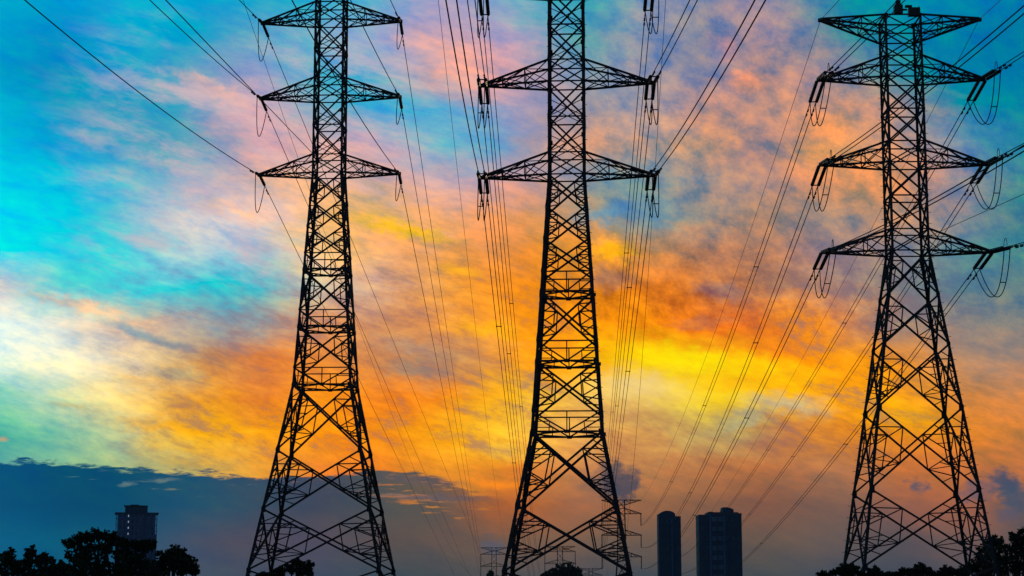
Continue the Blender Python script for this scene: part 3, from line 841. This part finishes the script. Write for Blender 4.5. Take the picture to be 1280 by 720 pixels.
# slim block with a rounded crown
b2, W, H = bld('slim dark high-rise with rounded crown, left of the two right-hand blocks', 823.3, 851, 645.5, 800, 10, 12, 4, WALL2)
mb = MB()
n = 14; pr = []
hw = W*.36; cx = -W*.10
for i in range(n+1):
    t = math.pi*i/n; pr.append((cx+hw*math.cos(t)*-1, H+.6+1.75*math.sin(t)))
pr = [(cx-hw, H)]+pr+[(cx+hw, H)]
vs = [(x, y, z) for y in (-4.6, 4.6) for x, z in pr]; m_ = len(pr)
mb.add(vs, [tuple(range(m_)), tuple(range(2*m_-1, m_-1, -1))]+[(i, i+m_, (i+1) % m_+m_, (i+1) % m_) for i in range(m_)])
mb.build('rounded_crown', WALL2, b2)
mb = MB(); mb.box((-W*.42, 0, H+.5), W*.17, 8, 1.0); mb.build('parapet', TRIM, b2)
mb = MB(); mb.box((W*.09, -5.2, H/2-.5), .5, .6, H-1); mb.build('pilaster', WALL, b2)
# broad block
b3, W, H = bld('broad dark high-rise with stepped roof and curved roof tank, right of the slim block', 873.5, 927, 643.5, 800, 14, 12, 7, WALL2, pale=(2, 3))
mb = MB(); mb.box((W*.07, 0, H+.55), W*.72, 13, 1.1); mb.box((-W*.20, 0, H+1.2), W*.10, 10, .3); mb.build('parapet', TRIM, b3)
mb = MB(); mb.box((W*.20, 0, H+1.7), W*.26, 10, 1.3); mb.build('roof_house', WALL2, b3)
mb = MB(); pr = [(W*.07+W*.27*t, H+2.30+1.05*math.sin(math.pi*(.28+.62*t))-.25*t) for t in [i/12 for i in range(13)]]
pr = [(W*.085, H+2.2)]+pr+[(W*.33, H+2.2)]
vs = [(x, y, z) for y in (-3.5, 3.5) for x, z in pr]; m_ = len(pr)
mb.add(vs, [tuple(range(m_)), tuple(range(2*m_-1, m_-1, -1))]+[(i, i+m_, (i+1) % m_+m_, (i+1) % m_) for i in range(m_)])
mb.build('curved_roof', WALL2, b3)
for fx in (-.24, .085):
    mb = MB(); mb.box((W*fx, -7.2, H/2), .7, .6, H); mb.build('pilaster', WALL, b3)
mb = MB(); mb.box((W*.475, 0, H+.2), W*.06, 13.2, 1.0); mb.box((-W*.44, 0, H-1.0), W*.13, 14.4, .5); mb.build('stepped_corner', TRIM, b3)

# ------------------------------------------------------------------ trees
def leafy(mb, c, r, n, size, rnd, flat=0.85):
    """leaves filling a clump: thin bent blades, denser outside"""
    for _ in range(n):
        d = Vector((rnd.gauss(0, 1), rnd.gauss(0, 1), rnd.gauss(0, 1))).normalized()
        rr = r*(rnd.random()**0.45)*rnd.uniform(.8, 1.16)
        p = c+Vector((d.x*rr, d.y*rr, d.z*rr*flat))
        a = Vector((rnd.gauss(0, 1), rnd.gauss(0, 1), rnd.gauss(0, .7)-.3)).normalized()
        b = a.cross(Vector((rnd.gauss(0, 1), rnd.gauss(0, 1), rnd.gauss(0, 1)))).normalized()
        nrm = a.cross(b)
        L = size*rnd.uniform(.6, 1.25); w = L*rnd.uniform(.28, .42)
        q1 = p+a*L*.5+b*w; q2 = p+a*L*.5-b*w; q3 = p+a*L-nrm*L*.15; m1 = p+a*L*.5+nrm*w*.35
        mb.add([p, q1, m1, q2, q3], [(0, 1, 2), (0, 2, 3), (1, 4, 2), (2, 4, 3)])
def tree(name, label, cat, group, Y, blobs, leaf=.2, dens=1.0, seed=1, m=0, trunks=1, ground_z=None):
    """blobs: (px, py, radius px) of the leaf clumps, each set at its own depth round Y"""
    rnd = random.Random(seed)
    g = gz(Y) if ground_z is None else ground_z
    cs = []
    for (px, py, r) in blobs:
        rr = r/FPX*Y
        y = Y+rnd.uniform(-1, 1)*rr*1.2
        cs.append((at(px, py, y), rr))
    bx = sum(c.x for c, r in cs)/len(cs)
    if Y < 200:                                        # lower skirts of the crown, down to the undergrowth
        x0 = min(c.x-r*.5 for c, r in cs); x1 = max(c.x+r*.5 for c, r in cs)
        zl = min(c.z-r*.6 for c, r in cs); zb = g+.35
        nn_ = max(3, min(12, int((x1-x0)*1.5+1)))
        for q in range(nn_):
            fx = (q+.5)/nn_
            cs.append((Vector((lerp(x0, x1, fx), Y+rnd.uniform(-.8, .8), rnd.uniform(zb+.2, max(zb+.4, zl)))), rnd.uniform(.45, .8)))
    root = thing(name, label, cat, (bx, Y, g), 0, group)
    O = Vector((bx, Y, g))
    mb = MB()
    for c, r in cs:
        leafy(mb, c-O, r*.82, int(dens*(90+240*r*r/(leaf*leaf*16))), leaf, rnd)
        for _ in range(int(5+3*r)):                    # sprigs that break the outline
            d = Vector((rnd.gauss(0, 1), rnd.gauss(0, .7), abs(rnd.gauss(0.25, .8)))).normalized()
            leafy(mb, c-O+d*r*rnd.uniform(.85, 1.2), r*rnd.uniform(.14, .3), int(26*dens), leaf*.9, rnd)
    mb.build('crown', LEAFS[m], root)
    low = min(c.z-r for c, r in cs); h = max(.8, (low-g)*.75 if low > g+1 else 1.0)
    tk = MB()
    r0 = .09+.035*max(c.z-g for c, r in cs)
    fork = Vector((rnd.uniform(-.2, .2), 0, h))
    tk.tube([(0, 0, -.2), (rnd.uniform(-.08, .08), 0, h*.5), fork], [r0*1.25, r0, r0*.85], 9)
    for c, r in cs:
        e = c-O
        midp = fork.lerp(e, .5)+Vector((rnd.uniform(-.3, .3), rnd.uniform(-.3, .3), -.15*e.length*.3))
        tk.tube([fork-Vector((0, 0, .1)), midp, e, e+Vector((rnd.uniform(-.3, .3), 0, r*.7))], [r0*.6, r0*.36, r0*.18, .015], 6)
        for _ in range(5):
            d = Vector((rnd.gauss(0, 1), rnd.gauss(0, 1), rnd.gauss(.3, .8))).normalized()
            tk.tube([e-Vector((0, 0, r*.2)), e+d*r*.6, e+d*r*1.05], [r0*.12, r0*.07, .008], 4)
    tk.build('trunk', BARK, root)
    return root
TG = 'trees standing along the lower edge'
tree('broadleaf_tree', 'dark feathery tree cut off by the left edge, with pointed tips', 'tree', TG, 92, [(4,702,11),(10,694,8),(20,708,12),(39,690,7),(38,701,9),(52,703,9),(60,700,8),(30,716,14),(64,712,10),(45,718,14),(8,718,14)], .16, 1.0, 3, 0)
tree('broadleaf_tree', 'large spreading dark tree in front of the left high-rise', 'tree', TG, 84, [(90,680,9),(100,675,8),(112,672,9),(124,670,9),(136,672,8),(146,677,9),(156,680,9),(110,690,13),(98,698,13),(132,686,10),(150,693,11),(172,684,8),(182,684,7),(189,682,6),(166,698,13),(120,706,16),(150,711,16),(95,714,16),(180,706,13),(80,716,10)], .16, 1.05, 5, 0)
tree('broadleaf_tree', 'rounded dark tree right of the left high-rise, at the end of its clump', 'tree', TG, 88, [(205,697,9),(213,692,8),(222,691,8),(231,698,8),(237,703,9),(216,704,13),(203,710,12),(228,712,13),(242,714,8),(193,714,11)], .16, 1.05, 8, 1)
tree('broadleaf_tree', 'low dark bushy tree in the dip between the left-edge tree and the large spreading tree', 'tree', TG, 90, [(72,710,8),(66,716,10),(80,714,8),(60,720,10)], .16, 1.1, 18, 1)
tree('broadleaf_tree', 'small dark tree at the foot of the left pylon', 'tree', TG, 112, [(371,703,6),(379,706,6),(386,707,5),(362,711,7),(352,715,6),(374,715,9),(386,716,6),(345,719,5)], .18, 1.0, 11, 2)
tree('shrub', 'tiny dark shrub left of the small tree at the left pylon foot', 'shrub', 'shrubs along the lower edge', 112, [(330,719,4),(336,720,4),(325,721,4)], .16, 1.0, 12, 2)
tree('broadleaf_tree', 'large dark tree rising at the right edge behind the right pylon', 'tree', TG, 156, [(1281,672,12),(1270,677,9),(1263,686,9),(1278,690,14),(1258,700,12),(1274,708,16),(1290,685,18),(1253,714,12),(1268,670,5)], .24, 1.1, 14, 0)
tree('broadleaf_tree', 'dark tree behind the right front leg of the right pylon', 'tree', TG, 153, [(1240,678,7),(1248,678,7),(1232,688,9),(1243,690,11),(1226,698,9),(1238,706,14),(1218,708,9),(1226,716,12),(1250,700,8),(1208,714,8)], .24, 1.1, 15, 1)
sh = [([(1052,712,6),(1060,711,6),(1068,711,6),(1044,716,5),(1075,717,5),(1060,719,8)], 'broad low shrub before the left legs of the right pylon'),
      ([(1030,719,4),(1025,721,4),(1036,720,4)], 'tiny shrub at the far left of the low row by the right pylon'),
      ([(1092,714,6),(1087,719,6),(1098,719,6)], 'small round shrub just right of the left front leg of the right pylon'),
      ([(1131,714,5),(1137,716,5),(1126,718,5)], 'smaller of the paired shrubs between the legs of the right pylon'),
      ([(1149,710,6),(1156,712,5),(1143,714,6),(1160,716,5),(1150,718,8)], 'taller of the paired shrubs between the legs of the right pylon'),
      ([(1182,713,5),(1188,715,6),(1178,718,6),(1196,716,6),(1204,717,6)], 'ragged shrub at the right back leg of the right pylon'),
      ([(1112,720,5),(1120,721,5),(1105,721,5),(1168,720,5),(1174,721,5)], 'lowest flat shrubbery peeping up between the right pylon legs')]
for j, (bl, lb) in enumerate(sh):
    tree('shrub', lb, 'shrub', 'shrubs along the lower edge', 128, bl, .19, 1.1, 30+j, j % 3)
tree('broadleaf_tree', 'round distant tree seen between the legs of the middle pylon', 'tree', TG, 620, [(700,716,8),(710,713,8),(718,716,7),(692,719,7),(706,722,10),(722,722,7),(684,722,6)], .9, 1.0, 41, 1)
tree('broadleaf_tree', 'slender tiny distant tree beside the tiny pylon left of the middle pylon', 'tree', TG, 700, [(613.5,716,2.2),(612.5,720,3),(614,723,3.5)], .8, 1.0, 42, 1)

# ------------------------------------------------------------------ evening haze
hz = MB(); hz.box((0, 560, 30), 4600, 1700, 88)
HZ = bpy.data.materials.new('haze_air'); HZ.use_nodes = True
HZ.node_tree.nodes.clear()
hv = HZ.node_tree.nodes.new('ShaderNodeVolumePrincipled'); ho = HZ.node_tree.nodes.new('ShaderNodeOutputMaterial')
hv.inputs['Color'].default_value = (0.62, 0.78, 1.0, 1); hv.inputs['Density'].default_value = 0.00009; hv.inputs['Anisotropy'].default_value = 0.0
HZ.node_tree.links.new(hv.outputs[0], ho.inputs['Volume'])
hob = hz.build('haze', HZ); hob['kind'] = 'stuff'
